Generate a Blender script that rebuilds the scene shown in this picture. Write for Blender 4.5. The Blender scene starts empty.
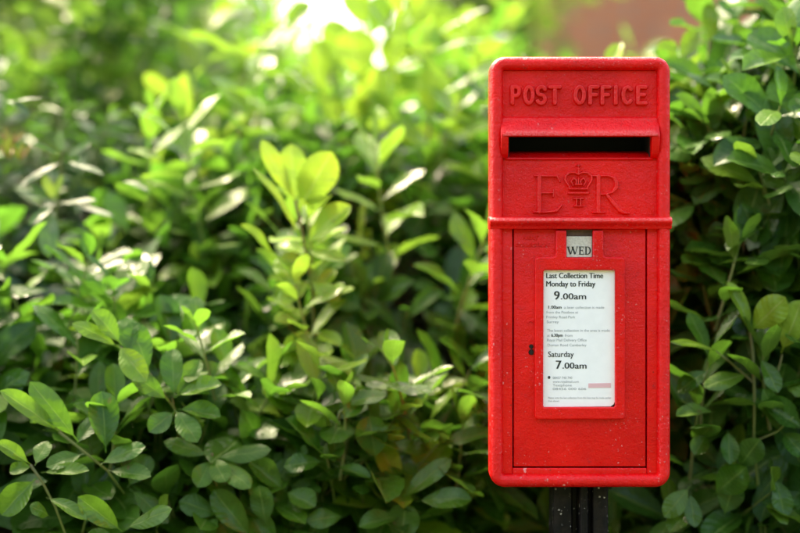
import bpy, bmesh, math, random
import numpy as np
from mathutils import Vector, Matrix

# ------------------------------------------------------------------ camera, sky, sun, exposure
SC = bpy.context.scene
COL = SC.collection
D0 = 2.52                       # camera to the front of the post box, metres
CZ = 1.25                       # camera height
S = 1.067 / 800.0               # metres per photo pixel at the front of the post box

cam_d = bpy.data.cameras.new('camera')
cam = bpy.data.objects.new('camera', cam_d)
COL.objects.link(cam)
cam.location = (0, -D0, CZ)
cam.rotation_euler = (math.radians(90), 0, 0)
cam_d.lens = 85
cam_d.sensor_width = 36
cam_d.clip_start = 0.05
cam_d.clip_end = 1500
cam_d.dof.use_dof = True
cam_d.dof.focus_distance = D0 - 0.004
cam_d.dof.aperture_fstop = 1.6
SC.camera = cam

SUN_EL, SUN_AZ = 52.0, -38.0    # azimuth from +Y (straight behind the hedge) towards -X
world = bpy.data.worlds.new('World')
SC.world = world
world.use_nodes = True
wn = world.node_tree.nodes
wl = world.node_tree.links
wn.clear()
wo = wn.new('ShaderNodeOutputWorld')
bg = wn.new('ShaderNodeBackground')
sky = wn.new('ShaderNodeTexSky')
sky.sky_type = 'NISHITA'
sky.sun_disc = False
sky.sun_elevation = math.radians(SUN_EL)
sky.sun_rotation = math.radians(SUN_AZ)
sky.dust_density = 4.0
sky.air_density = 1.0
sky.ozone_density = 1.0
bg.inputs['Strength'].default_value = 0.15
wl.new(sky.outputs[0], bg.inputs[0])
wl.new(bg.outputs[0], wo.inputs[0])

sun_d = bpy.data.lights.new('sun', 'SUN')
sun_d.energy = 1.5
sun_d.angle = math.radians(11.0)
sun_d.color = (1.0, 0.93, 0.80)
sun = bpy.data.objects.new('sun', sun_d)
COL.objects.link(sun)
_a, _e = math.radians(SUN_AZ), math.radians(SUN_EL)
to_sun = Vector((math.sin(_a) * math.cos(_e), math.cos(_a) * math.cos(_e), math.sin(_e)))
sun.rotation_euler = to_sun.to_track_quat('Z', 'Y').to_euler()

SC.render.engine = 'CYCLES'
SC.view_settings.view_transform = 'Standard'
SC.view_settings.look = 'None'
SC.view_settings.gamma = 1
SC.view_settings.use_curve_mapping = False
SC.view_settings.exposure = 2.88
SC.view_settings.use_white_balance = True
SC.view_settings.white_balance_temperature = 7900
SC.view_settings.white_balance_tint = 14
SC.cycles.max_bounces = 10
SC.cycles.transmission_bounces = 6
SC.cycles.diffuse_bounces = 5

rng = np.random.default_rng(11)
random.seed(5)


def X(px, Y=0.0):
    return (px - 400.0) * S * (D0 + Y) / D0


def Z(py, Y=0.0):
    return CZ + (266.5 - py) * S * (D0 + Y) / D0


def P(px, py, Y=0.0):
    return Vector((X(px, Y), Y, Z(py, Y)))


# ------------------------------------------------------------------ object helpers
def tag(o, label=None, cat=None, group=None, kind=None):
    if label: o['label'] = label
    if cat: o['category'] = cat
    if group: o['group'] = group
    if kind: o['kind'] = kind
    return o


def empty(name, loc):
    o = bpy.data.objects.new(name, None)
    o.empty_display_size = 0.1
    o.location = loc
    COL.objects.link(o)
    return o


def link(name, me, mat, parent=None, smooth=True):
    """mesh given in world coordinates, linked as ONE object under its parent"""
    o = bpy.data.objects.new(name, me)
    if mat is not None:
        me.materials.clear()
        me.materials.append(mat)
    COL.objects.link(o)
    if parent is not None:
        o.parent = parent
        m = Matrix.Translation(parent.location)
        q = parent
        while q.parent is not None:
            q = q.parent
        base = q.location if q.type == 'EMPTY' else Vector((0, 0, 0))
        if parent.type == 'EMPTY':
            me.transform(Matrix.Translation(-base))
        else:
            me.transform(Matrix.Translation(-base))
    if smooth:
        me.polygons.foreach_set('use_smooth', [True] * len(me.polygons))
    return o


def bm_mesh(bm, name):
    me = bpy.data.meshes.new(name)
    bmesh.ops.recalc_face_normals(bm, faces=bm.faces)
    bm.to_mesh(me)
    bm.free()
    return me


def box(bm, x0, x1, y0, y1, z0, z1, bev=0.0, seg=3):
    r = bmesh.ops.create_cube(bm, size=1.0)
    vs = r['verts']
    bmesh.ops.scale(bm, vec=(x1 - x0, y1 - y0, z1 - z0), verts=vs)
    bmesh.ops.translate(bm, vec=((x0 + x1) / 2, (y0 + y1) / 2, (z0 + z1) / 2), verts=vs)
    if bev > 0:
        es = list({e for v in vs for e in v.link_edges})
        bmesh.ops.bevel(bm, geom=es, offset=bev, segments=seg, profile=0.5, affect='EDGES')


def curve_mesh(cu, name):
    ob = bpy.data.objects.new('tmp', cu)
    COL.objects.link(ob)
    bpy.context.view_layer.update()
    dg = bpy.context.evaluated_depsgraph_get()
    me = bpy.data.meshes.new_from_object(ob.evaluated_get(dg))
    me.name = name
    bpy.data.objects.remove(ob)
    return me


def edge_glint_attr(me, fn):  # per-vertex mask for highlights painted on raised edges
    a = me.color_attributes.new('edge_glint', 'FLOAT_COLOR', 'POINT')
    for i, v in enumerate(me.vertices):
        w = fn(v.co)
        a.data[i].color = (w, w, w, 1)


def auto_smooth(o, deg=35):
    me = o.data
    me.polygons.foreach_set('use_smooth', [True] * len(me.polygons))
    bm = bmesh.new()
    bm.from_mesh(me)
    for e in bm.edges:
        if len(e.link_faces) == 2 and e.calc_face_angle(0) > math.radians(deg):
            e.smooth = False
    bm.to_mesh(me)
    bm.free()


# ------------------------------------------------------------------ material helpers
class NT:
    def __init__(self, name):
        self.m = bpy.data.materials.new(name)
        self.m.use_nodes = True
        self.t = self.m.node_tree
        self.t.nodes.clear()
        self.out = self.n('ShaderNodeOutputMaterial')

    def n(self, kind, **kw):
        nd = self.t.nodes.new(kind)
        for k, v in kw.items():
            setattr(nd, k, v)
        return nd

    def set(self, sock, v):
        if isinstance(v, bpy.types.NodeSocket):
            self.t.links.new(v, sock)
        elif isinstance(v, (tuple, list)) and len(v) == 3 and sock.type == 'RGBA':
            sock.default_value = (*v, 1)
        else:
            sock.default_value = v

    def math(self, op, a, b=None, clamp=False):
        nd = self.n('ShaderNodeMath', operation=op, use_clamp=clamp)
        self.set(nd.inputs[0], a)
        if b is not None:
            self.set(nd.inputs[1], b)
        return nd.outputs[0]

    def mix(self, f, a, b, blend='MIX'):
        nd = self.n('ShaderNodeMix', data_type='RGBA', blend_type=blend)
        self.set(nd.inputs[0], f)
        self.set(nd.inputs[6], a)
        self.set(nd.inputs[7], b)
        return nd.outputs[2]

    def ramp(self, v, lo, hi, a=0.0, b=1.0):
        nd = self.n('ShaderNodeMapRange', interpolation_type='SMOOTHSTEP')
        self.set(nd.inputs[0], v)
        nd.inputs[1].default_value = lo
        nd.inputs[2].default_value = hi
        nd.inputs[3].default_value = a
        nd.inputs[4].default_value = b
        return nd.outputs[0]

    def noise(self, vec, scale, detail=3, rough=0.55):
        nd = self.n('ShaderNodeTexNoise')
        self.set(nd.inputs['Vector'], vec)
        nd.inputs['Scale'].default_value = scale
        nd.inputs['Detail'].default_value = detail
        nd.inputs['Roughness'].default_value = rough
        return nd.outputs['Fac']

    def voro(self, vec, scale, feature='F1'):
        nd = self.n('ShaderNodeTexVoronoi', feature=feature)
        self.set(nd.inputs['Vector'], vec)
        nd.inputs['Scale'].default_value = scale
        return nd

    def obj(self):
        return self.n('ShaderNodeTexCoord').outputs['Object']

    def bump(self, h, strength, dist, normal=None):
        nd = self.n('ShaderNodeBump')
        nd.inputs['Strength'].default_value = strength
        nd.inputs['Distance'].default_value = dist
        self.set(nd.inputs['Height'], h)
        if normal is not None:
            self.set(nd.inputs['Normal'], normal)
        return nd.outputs[0]

    def bsdf(self, **kw):
        nd = self.n('ShaderNodeBsdfPrincipled')
        for k, v in kw.items():
            self.set(nd.inputs[k.replace('_', ' ')], v)
        return nd

    def done(self, shader):
        self.t.links.new(shader, self.out.inputs['Surface'])
        return self.m


def specks(t, v, scale, thr, keep, soft=0.04):
    """small irregular spots: voronoi cells, only some of them kept"""
    w = t.n('ShaderNodeTexNoise')
    t.set(w.inputs['Vector'], v)
    w.inputs['Scale'].default_value = scale * 1.7
    va = t.n('ShaderNodeVectorMath', operation='MULTIPLY_ADD')
    t.set(va.inputs[0], w.outputs['Color'])
    va.inputs[1].default_value = (0.9 / scale,) * 3
    t.set(va.inputs[2], v)
    vo = t.voro(va.outputs[0], scale)
    sep = t.n('ShaderNodeSeparateColor')
    t.set(sep.inputs[0], vo.outputs['Color'])
    k = t.math('GREATER_THAN', sep.outputs[0], keep)
    size = t.math('MULTIPLY', sep.outputs[1], thr)
    d = t.math('SUBTRACT', size, vo.outputs['Distance'])
    s = t.ramp(d, 0.0, soft)
    return t.math('MULTIPLY', s, k)


def red_paint(name='red_paint', pit=1.0, chips=1.0, edge_glint=1.0):
    t = NT(name)
    v = t.obj()
    n1 = t.noise(v, 9, 4)
    n2 = t.noise(v, 420, 3, 0.6)
    n3 = t.noise(v, 1500, 2)
    n4 = t.noise(v, 60, 4, 0.6)
    col = t.mix(t.ramp(n1, 0.3, 0.7), (0.66, 0.002, 0.004), (0.84, 0.006, 0.006))
    # grime in its own patches
    gp = t.ramp(n4, 0.56, 0.74)
    gs = t.math('MULTIPLY', gp, t.ramp(n2, 0.42, 0.62))
    col = t.mix(t.math('MULTIPLY', gs, 0.45), col, (0.22, 0.012, 0.012))
    # chalky specks where paint is nicked
    sp = specks(t, v, 170, 0.34, 0.86)
    sp2 = specks(t, v, 380, 0.50, 0.74)
    sp = t.math('MAXIMUM', sp, t.math('MULTIPLY', sp2, 0.6))
    gate = t.ramp(t.noise(v, 16, 3), 0.42, 0.60)
    pt = t.n('ShaderNodeAttribute', attribute_name='edge_glint').outputs['Fac']
    edge = t.math('MULTIPLY', t.ramp(pt, 0.2, 1.0), t.ramp(n2, 0.38, 0.6, 0.12 * edge_glint, 0.55 * edge_glint))
    col = t.mix(edge, col, (0.85, 0.20, 0.18))  # pinkish edge highlight painted into the red
    sz = t.n('ShaderNodeSeparateXYZ')
    t.set(sz.inputs[0], v)
    gate = t.math('MULTIPLY', gate, t.ramp(sz.outputs[2], 1.0, 1.35, 1.0, 0.4))
    spg = t.math('MULTIPLY', t.math('MULTIPLY', sp, gate), 0.55 * chips)
    col = t.mix(spg, col, (0.82, 0.42, 0.40))
    # tiny dark dirt dots
    dk = specks(t, v, 190, 0.28, 0.94)
    col = t.mix(t.math('MULTIPLY', dk, 0.55), col, (0.10, 0.012, 0.010))
    h = t.math('ADD', t.math('MULTIPLY', n2, 0.55), t.math('MULTIPLY', n3, 0.25))
    h = t.math('ADD', h, t.math('MULTIPLY', t.noise(v, 38, 4, 0.7), 2.2))
    h = t.math('ADD', h, t.math('MULTIPLY', t.noise(v, 230, 3, 0.7), 0.45))
    h = t.math('ADD', h, t.math('MULTIPLY', sp, 0.4))
    b = t.bump(h, 0.9 * pit, 0.0016)
    rough = t.ramp(n4, 0.3, 0.7, 0.24, 0.40)
    rough = t.math('ADD', rough, t.math('MULTIPLY', gs, 0.25))
    p = t.bsdf(Base_Color=col, Roughness=rough, Normal=b)
    p.inputs['Specular IOR Level'].default_value = 0.26
    p.inputs['Coat Weight'].default_value = 0.0
    p.inputs['Coat Roughness'].default_value = 0.22
    t.set(p.inputs['Coat Normal'], b)
    return t.done(p.outputs[0])


def plain(name, col, rough=0.6, noise=0.0, nscale=80, bump=0.0, metallic=0.0):
    t = NT(name)
    v = t.obj()
    n = t.noise(v, nscale, 4)
    dark = tuple(c * (1 - noise) for c in col)
    c = t.mix(t.ramp(n, 0.3, 0.7), dark, col)
    p = t.bsdf(Base_Color=c, Roughness=rough, Metallic=metallic)
    if bump:
        t.set(p.inputs['Normal'], t.bump(n, bump, 0.001))
    return t.done(p.outputs[0])


def black_post_mat():
    t = NT('worn_black_paint')
    v = t.obj()
    n = t.noise(v, 55, 4)
    col = t.mix(t.ramp(n, 0.4, 0.7), (0.003, 0.003, 0.0035), (0.012, 0.009, 0.007))
    sp = specks(t, v, 260, 0.5, 0.68)
    gate = t.ramp(t.noise(v, 30, 3), 0.48, 0.62)
    col = t.mix(t.math('MULTIPLY', t.math('MULTIPLY', sp, gate), 0.9), col, (0.42, 0.40, 0.36))
    b = t.bump(t.math('ADD', t.noise(v, 300, 3), sp), 0.5, 0.001)
    p = t.bsdf(Base_Color=col, Roughness=0.45, Normal=b)
    p.inputs['Specular IOR Level'].default_value = 0.15
    return t.done(p.outputs[0])


def leaf_mat(name, young, old, new, trans=0.38, rough=0.27, spec=0.30):
    """young/old: ordinary leaf colours picked per leaf; new: colour of this year's shoots (attribute g)"""
    t = NT(name)
    at = t.n('ShaderNodeAttribute', attribute_name='leaf')
    sep = t.n('ShaderNodeSeparateColor')
    t.set(sep.inputs[0], at.outputs['Color'])
    r, g, b_ = sep.outputs
    uv = t.n('ShaderNodeUVMap', uv_map='UVMap').outputs[0]
    sx = t.n('ShaderNodeSeparateXYZ')
    t.set(sx.inputs[0], uv)
    u, w = sx.outputs[0], sx.outputs[1]              # u along, w across -1..1
    aw = t.math('ABSOLUTE', w)
    mid = t.ramp(aw, 0.02, 0.085, 1.0, 0.0)
    n0 = t.noise(t.obj(), 30, 2)
    # side veins sweep forward from the midrib
    ph = t.math('SUBTRACT', u, t.math('MULTIPLY', aw, 0.16))
    sv = t.math('SINE', t.math('ADD', t.math('MULTIPLY', ph, 60.0), t.math('MULTIPLY', n0, 5.0)))
    side = t.math('MULTIPLY', t.ramp(sv, 0.86, 1.0), t.ramp(aw, 0.5, 0.95, 1.0, 0.2))
    v = t.obj()
    n = t.noise(v, 90, 3)
    base = t.mix(r, old, young)
    base = t.mix(t.ramp(n, 0.3, 0.75, 0.0, 0.35), base, tuple(c * 0.6 for c in old))
    base = t.mix(g, base, new)
    base = t.mix(t.math('MULTIPLY', mid, 0.65), base, t.mix(g, (0.16, 0.27, 0.06), (0.40, 0.48, 0.12)))
    base = t.mix(t.math('MULTIPLY', side, 0.22), base, (0.14, 0.25, 0.07))
    # brown blemishes on a few leaves
    bl = t.math('MULTIPLY', specks(t, v, 95, 0.42, 0.93), 0.7)
    base = t.mix(t.math('MULTIPLY', bl, t.math('GREATER_THAN', b_, 0.6)), base, (0.13, 0.075, 0.03))
    back = t.n('ShaderNodeNewGeometry').outputs['Backfacing']
    under = t.mix(0.5, base, t.mix(g, (0.10, 0.20, 0.035), (0.30, 0.42, 0.06)))
    col = t.mix(back, base, under)
    hh = t.math('ADD', t.math('MULTIPLY', sv, t.math('MULTIPLY', aw, 0.30)), t.math('MULTIPLY', mid, -0.9))
    hh = t.math('ADD', hh, t.math('MULTIPLY', n, 0.8))
    hh = t.math('ADD', hh, t.math('MULTIPLY', t.noise(v, 45, 2), 3.0))
    bmp = t.bump(hh, 0.6, 0.0011)
    rg = t.math('ADD', t.math('MULTIPLY', back, 0.28), t.ramp(b_, 0, 1, rough - 0.03, rough + 0.15))
    rg = t.math('ADD', rg, t.math('MULTIPLY', t.ramp(t.noise(v, 25, 3), 0.45, 0.7), 0.14))
    p = t.bsdf(Base_Color=col, Roughness=rg, Normal=bmp)
    p.inputs['Specular IOR Level'].default_value = spec
    tr = t.n('ShaderNodeBsdfTranslucent')
    tc = t.mix(0.75, col, t.mix(g, (0.12, 0.37, 0.03), (0.36, 0.58, 0.06)))
    t.set(tr.inputs['Color'], tc)
    t.set(tr.inputs['Normal'], bmp)
    ms = t.n('ShaderNodeMixShader')
    ms.inputs[0].default_value = trans
    t.t.links.new(p.outputs[0], ms.inputs[1])
    t.t.links.new(tr.outputs[0], ms.inputs[2])
    return t.done(ms.outputs[0])


def bark_mat():
    t = NT('bark')
    v = t.obj()
    at = t.n('ShaderNodeAttribute', attribute_name='leaf')
    sep = t.n('ShaderNodeSeparateColor')
    t.set(sep.inputs[0], at.outputs['Color'])
    n = t.noise(v, 120, 4)
    br = t.mix(t.ramp(n, 0.3, 0.7), (0.055, 0.035, 0.022), (0.13, 0.085, 0.055))
    col = t.mix(sep.outputs[1], br, (0.16, 0.26, 0.05))
    p = t.bsdf(Base_Color=col, Roughness=0.6, Normal=t.bump(n, 0.5, 0.002))
    return t.done(p.outputs[0])


def brick_mat():
    t = NT('brick')
    v = t.obj()
    mp = t.n('ShaderNodeMapping')
    mp.inputs['Rotation'].default_value = (math.radians(90), 0, 0)
    t.set(mp.inputs['Vector'], v)
    br = t.n('ShaderNodeTexBrick')
    t.set(br.inputs['Vector'], mp.outputs[0])
    br.inputs['Scale'].default_value = 1.0
    br.inputs['Brick Width'].default_value = 0.225
    br.inputs['Row Height'].default_value = 0.075
    br.inputs['Mortar Size'].default_value = 0.006
    br.inputs['Color1'].default_value = (0.62, 0.21, 0.09, 1)
    br.inputs['Color2'].default_value = (0.52, 0.16, 0.07, 1)
    br.inputs['Mortar'].default_value = (0.33, 0.25, 0.19, 1)
    n = t.noise(v, 8, 5)
    col = t.mix(t.ramp(n, 0.35, 0.75, 0, 0.4), br.outputs['Color'], (0.32, 0.13, 0.08))
    b = t.bump(t.math('ADD', t.math('MULTIPLY', br.outputs['Fac'], -1.0), t.math('MULTIPLY', t.noise(v, 90, 4), 0.4)), 0.7, 0.006)
    p = t.bsdf(Base_Color=col, Roughness=0.85, Normal=b)
    return t.done(p.outputs[0])


def ground_mat():
    t = NT('soil')
    v = t.obj()
    n = t.noise(v, 3, 6)
    n2 = t.noise(v, 40, 5)
    col = t.mix(t.ramp(n2, 0.35, 0.7), (0.035, 0.024, 0.015), (0.10, 0.07, 0.045))
    col = t.mix(t.ramp(n, 0.45, 0.6), col, (0.045, 0.075, 0.02))
    p = t.bsdf(Base_Color=col, Roughness=0.95, Normal=t.bump(n2, 0.8, 0.02))
    return t.done(p.outputs[0])


M_RED = red_paint('red_paint')
M_RED_SM = red_paint('red_paint_smooth', pit=0.6, chips=1.0, edge_glint=0.0)
M_RED_DOOR = red_paint('red_paint_door', pit=0.7, chips=1.4, edge_glint=0.0)
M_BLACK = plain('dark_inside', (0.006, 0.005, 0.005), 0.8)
M_POST = black_post_mat()
M_PAPER = plain('notice_paper', (0.86, 0.86, 0.85), 0.25, 0.04, 60)
M_CARD = plain('day_card', (0.60, 0.57, 0.50), 0.45, 0.25, 400)
M_INK = plain('ink', (0.018, 0.02, 0.025), 0.5)
M_INK2 = plain('grey_ink', (0.30, 0.32, 0.34), 0.5)
M_PINK = plain('pink_ink', (0.72, 0.42, 0.44), 0.5)
M_RUST = plain('rusty_metal', (0.10, 0.045, 0.03), 0.6, 0.5, 200, 0.4)
M_DARKMETAL = plain('lock_metal', (0.03, 0.028, 0.025), 0.4, 0.4, 300, 0.3, 0.8)
M_BARK = bark_mat()
LAUREL = leaf_mat('laurel_leaf', (0.050, 0.150, 0.010), (0.018, 0.072, 0.008), (0.24, 0.41, 0.028))
LAUREL_D = leaf_mat('dark_laurel_leaf', (0.042, 0.135, 0.012), (0.016, 0.066, 0.009), (0.24, 0.38, 0.025), trans=0.28)
RHODO = leaf_mat('narrow_leaf', (0.060, 0.115, 0.045), (0.028, 0.070, 0.035), (0.20, 0.30, 0.05), trans=0.22, rough=0.34)
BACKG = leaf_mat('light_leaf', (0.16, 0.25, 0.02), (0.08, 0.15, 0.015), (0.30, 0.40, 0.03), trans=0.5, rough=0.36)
RUSTY = leaf_mat('russet_leaf', (0.30, 0.10, 0.04), (0.18, 0.06, 0.03), (0.35, 0.16, 0.05), trans=0.3, rough=0.45)

# ------------------------------------------------------------------ ground, brick wall
bm = bmesh.new()
bmesh.ops.create_grid(bm, x_segments=40, y_segments=40, size=300)
g = tag(link('ground', bm_mesh(bm, 'ground'), ground_mat(), smooth=False), kind='structure')

bm = bmesh.new()
gx_ = [-60 + 4 * i for i in range(31)]
gy_ = [-6 - 1.5 * j for j in range(22)]
gridv = [[bm.verts.new((x, y, -0.05 + 9.5 * (1 - math.cos(min(1, (-6 - y) / 16) * math.pi)) / 2 * (1 + .1 * math.sin(x * .3 + y)))) for x in gx_] for y in gy_]
for j in range(21):
    for i in range(30):
        bm.faces.new((gridv[j][i], gridv[j][i + 1], gridv[j + 1][i + 1], gridv[j + 1][i]))
tag(link('low_sky_blocker', bm_mesh(bm, 'low_sky_blocker'), plain('sky_blocker_green', (0.05, 0.09, 0.025), 0.95, 0.5, 3)), kind='structure')  # unseen bank added behind the camera to block low sky light

wall = empty('brick_wall', (3.0, 4.6, 0))
tag(wall, 'red brick wall rising behind the shrubs at the top right', 'wall')
bm = bmesh.new()
box(bm, 0.46, 7.5, 4.6, 4.83, -0.05, 3.1)
link('wall', bm_mesh(bm, 'wall'), brick_mat(), wall, False)
bm = bmesh.new()
box(bm, 0.42, 7.54, 4.56, 4.87, 3.103, 3.17, 0.01)
link('coping', bm_mesh(bm, 'coping'), plain('coping_stone', (0.32, 0.30, 0.27), 0.85, 0.3, 20, 0.4), wall, False)

# ------------------------------------------------------------------ the post box
BX = (489.5 + 670.0) / 2
pb = empty('post_box', (X(BX), 0.1, 0))
tag(pb, 'red wall style post box with POST OFFICE lettering mounted on a black post', 'post box')

XL, XR, ZT, ZB = X(489.5), X(670), Z(57), Z(487)


def rrect(x0, x1, z0, z1, r, n=8):
    pts = []
    for cx, cz, a0 in ((x1 - r, z1 - r, 0), (x0 + r, z1 - r, 90), (x0 + r, z0 + r, 180), (x1 - r, z0 + r, 270)):
        for k in range(n + 1):
            a = math.radians(a0 + 90 * k / n)
            pts.append((cx + r * math.cos(a), cz + r * math.sin(a)))
    return pts


def sweep_rrect(prof, x0, x1, z0, z1, r, n=10, closed_profile=False):
    """prof: list of (inset, y)"""
    bm = bmesh.new()
    rings = []
    for ins, y in prof:
        rr = max(r - ins, 0.0025)
        rings.append([bm.verts.new((x, y, z)) for x, z in rrect(x0 + ins, x1 - ins, z0 + ins, z1 - ins, rr, n)])
    m = len(rings[0])
    for a, b in zip(rings, rings[1:]):
        for i in range(m):
            bm.faces.new((a[i], a[(i + 1) % m], b[(i + 1) % m], b[i]))
    return bm


# rim: broad half-round bead all round the front
W_R, H_R = 13.6 * S, 0.0115
prof = [(0.0030, 0.030), (0.0, 0.028), (0.0, 0.004)]
for k in range(1, 15):
    a = math.pi * k / 15
    cx = math.cos(a)
    prof.append((W_R * 0.5 * (1 - math.copysign(abs(cx) ** 0.8, cx)), 0.004 - (H_R + 0.004) * math.sin(a) ** 0.75))
prof += [(W_R, -0.0003), (W_R + 0.0006, 0.010)]
rme = bm_mesh(sweep_rrect(prof, XL, XR, ZB, ZT, 15 * S), 'rim')
edge_glint_attr(rme, lambda c: .3 if c.y < -0.0072 else 0)  # faint painted highlight along the crest of the bead
link('rim', rme, M_RED, pb)

# shell behind
ins = 0.009
bm = sweep_rrect([(ins, 0.026), (ins, 0.20), (ins + 0.006, 0.212), (ins + 0.02, 0.216), (0.06, 0.217)], XL, XR, ZB, ZT, 17 * S)
ed = [e for e in bm.edges if e.is_boundary and all(v.co.y > 0.216 for v in e.verts)]
bmesh.ops.holes_fill(bm, edges=ed, sides=0)
link('shell', bm_mesh(bm, 'shell'), M_RED_SM, pb)

# dark liner right behind the front, with the slot left open
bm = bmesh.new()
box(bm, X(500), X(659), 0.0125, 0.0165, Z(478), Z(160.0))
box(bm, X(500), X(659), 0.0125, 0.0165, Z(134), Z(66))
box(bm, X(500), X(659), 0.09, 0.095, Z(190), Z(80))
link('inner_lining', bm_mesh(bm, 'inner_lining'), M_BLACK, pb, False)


# ---- cast panels with raised lettering, as real relief
def stroke_dist(GX, GZ, strokes):
    """signed relief value (px) of the union of round strokes; strokes: [((x,y,r),(x,y,r),...)]"""
    best = np.full(GX.shape, -99.0)
    for st in strokes:
        if len(st) == 1:
            st = (st[0], (st[0][0] + 0.01, st[0][1], st[0][2]))
        for (x0, y0, r0), (x1, y1, r1) in zip(st, st[1:]):
            dx, dy = x1 - x0, y1 - y0
            L2 = dx * dx + dy * dy + 1e-9
            t = np.clip(((GX - x0) * dx + (GZ - y0) * dy) / L2, 0, 1)
            d = np.hypot(GX - (x0 + t * dx), GZ - (y0 + t * dy))
            best = np.maximum(best, (r0 + t * (r1 - r0)) - d)
    return best


def arc(cx, cy, rx, ry, a0, a1, r, n=14):
    return tuple((cx + rx * math.cos(math.radians(a0 + (a1 - a0) * k / n)),
                  cy - ry * math.sin(math.radians(a0 + (a1 - a0) * k / n)), r) for k in range(n + 1))


def relief(name, x0, x1, y0, y1, strokes, H, letters_name, mat, step=0.3, fil=1.5, y_front=0.0, foot=0.9):
    nx, ny = int((x1 - x0) / step) + 1, int((y1 - y0) / step) + 1
    gx = np.linspace(x0, x1, nx)
    gy = np.linspace(y0, y1, ny)
    GX, GY = np.meshgrid(gx, gy)
    d = stroke_dist(GX, GY, strokes)
    # rounded top and a soft foot, like thickly painted cast iron
    t = np.clip((d + foot) / (foot + fil), 0, 1)
    h = H * (t * t * (3 - 2 * t))
    # gentle unevenness of the casting
    r = np.random.default_rng(3)
    und = np.zeros_like(h)
    for k in range(26):
        f = r.uniform(0.05, 0.7)
        a = r.uniform(0, 6.28)
        und += np.sin(GX * f * math.cos(a) + GY * f * math.sin(a) + r.uniform(0, 6.28)) / (1 + 5 * f)
    h = h + und * 0.00006
    WX, WZ = X(GX), Z(GY)
    WY = y_front - h
    dhx = np.gradient(h, axis=1) / (step * S)
    dhz = -np.gradient(h, axis=0) / (step * S)
    nrm = np.stack([-dhx, -np.ones_like(h), -dhz], -1)
    nrm[..., 0] = -dhx
    nrm[..., 2] = -dhz
    nrm[..., 1] = -1
    nrm /= np.linalg.norm(nrm, axis=-1, keepdims=True)
    nrm[..., 0] *= 1
    V = np.stack([WX, WY, WZ], -1).reshape(-1, 3)
    Nn = nrm.reshape(-1, 3)
    idx = np.arange(nx * ny).reshape(ny, nx)
    q = np.stack([idx[1:, :-1], idx[1:, 1:], idx[:-1, 1:], idx[:-1, :-1]], -1).reshape(-1, 4)
    tmask = (t.reshape(-1)[q].max(axis=1) > 0.03)
    outs = []
    for nm, mask in ((name, ~tmask), (letters_name, tmask)):
        f = q[mask]
        used, inv = np.unique(f, return_inverse=True)
        f = inv.reshape(-1, 4)
        me = bpy.data.meshes.new(nm)
        me.vertices.add(len(used))
        me.vertices.foreach_set('co', V[used].astype(np.float32).ravel())
        me.loops.add(f.size)
        me.loops.foreach_set('vertex_index', f.astype(np.int32).ravel())
        me.polygons.add(len(f))
        me.polygons.foreach_set('loop_start', np.arange(0, f.size, 4, dtype=np.int32))
        me.update(calc_edges=True)
        me.validate()
        wa = me.color_attributes.new('edge_glint', 'FLOAT_COLOR', 'POINT')
        wv = np.exp(-((t.reshape(-1)[used] - 0.80) / 0.20) ** 2)  # painted highlight band near the top of the letter edges
        wa.data.foreach_set('color', np.stack([wv, wv, wv, np.ones_like(wv)], -1).astype(np.float32).ravel())
        outs.append((nm, me, Nn[used]))
    res = []
    for nm, me, nn in outs:
        o = link(nm, me, mat, pb if not res else res[0])
        me.normals_split_custom_set_from_vertices([tuple(v) for v in nn])
        res.append(o)
    return res


r_ = 2.25
T, B_ = 87.3, 103.3
M_ = (T + B_) / 2
post_office = [
    ((512.3, B_, r_), (512.3, T, r_), (516.0, T, r_)) + arc(516.2, 91.6, 2.9, 4.3, 90, -90, r_, 8) + ((512.3, 95.9, r_),),
    arc(528.8, M_, 3.9, 8.0, 90, 450, r_, 24),
    arc(541.2, 91.3, 3.9, 4.0, 25, 250, r_, 12) + arc(540.9, 99.3, 4.0, 4.1, 80, -150, r_, 12),
    ((549.9, T, r_), (559.6, T, r_)), ((554.7, T, r_), (554.7, B_, r_)),
    arc(579.6, M_, 4.3, 8.0, 90, 450, r_, 24),
    ((590.0, B_, r_), (590.0, T, r_), (597.2, T, r_)), ((590, M_ - .3, r_), (596, M_ - .3, r_)),
    ((602.2, B_, r_), (602.2, T, r_), (609.4, T, r_)), ((602.2, M_ - .3, r_), (608, M_ - .3, r_)),
    ((615.6, T, r_), (615.6, B_, r_)),
    arc(627.4, M_, 4.4, 8.0, 45, 315, r_, 18),
    ((645.4, T, r_), (637.8, T, r_), (637.8, B_, r_), (645.6, B_, r_)), ((637.8, M_ - .3, r_), (644, M_ - .3, r_)),
]
relief('upper_panel', 501, 658, 71, 118.5, post_office, 0.0062, 'post_office_lettering', M_RED, fil=0.9, foot=0.5)

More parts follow.
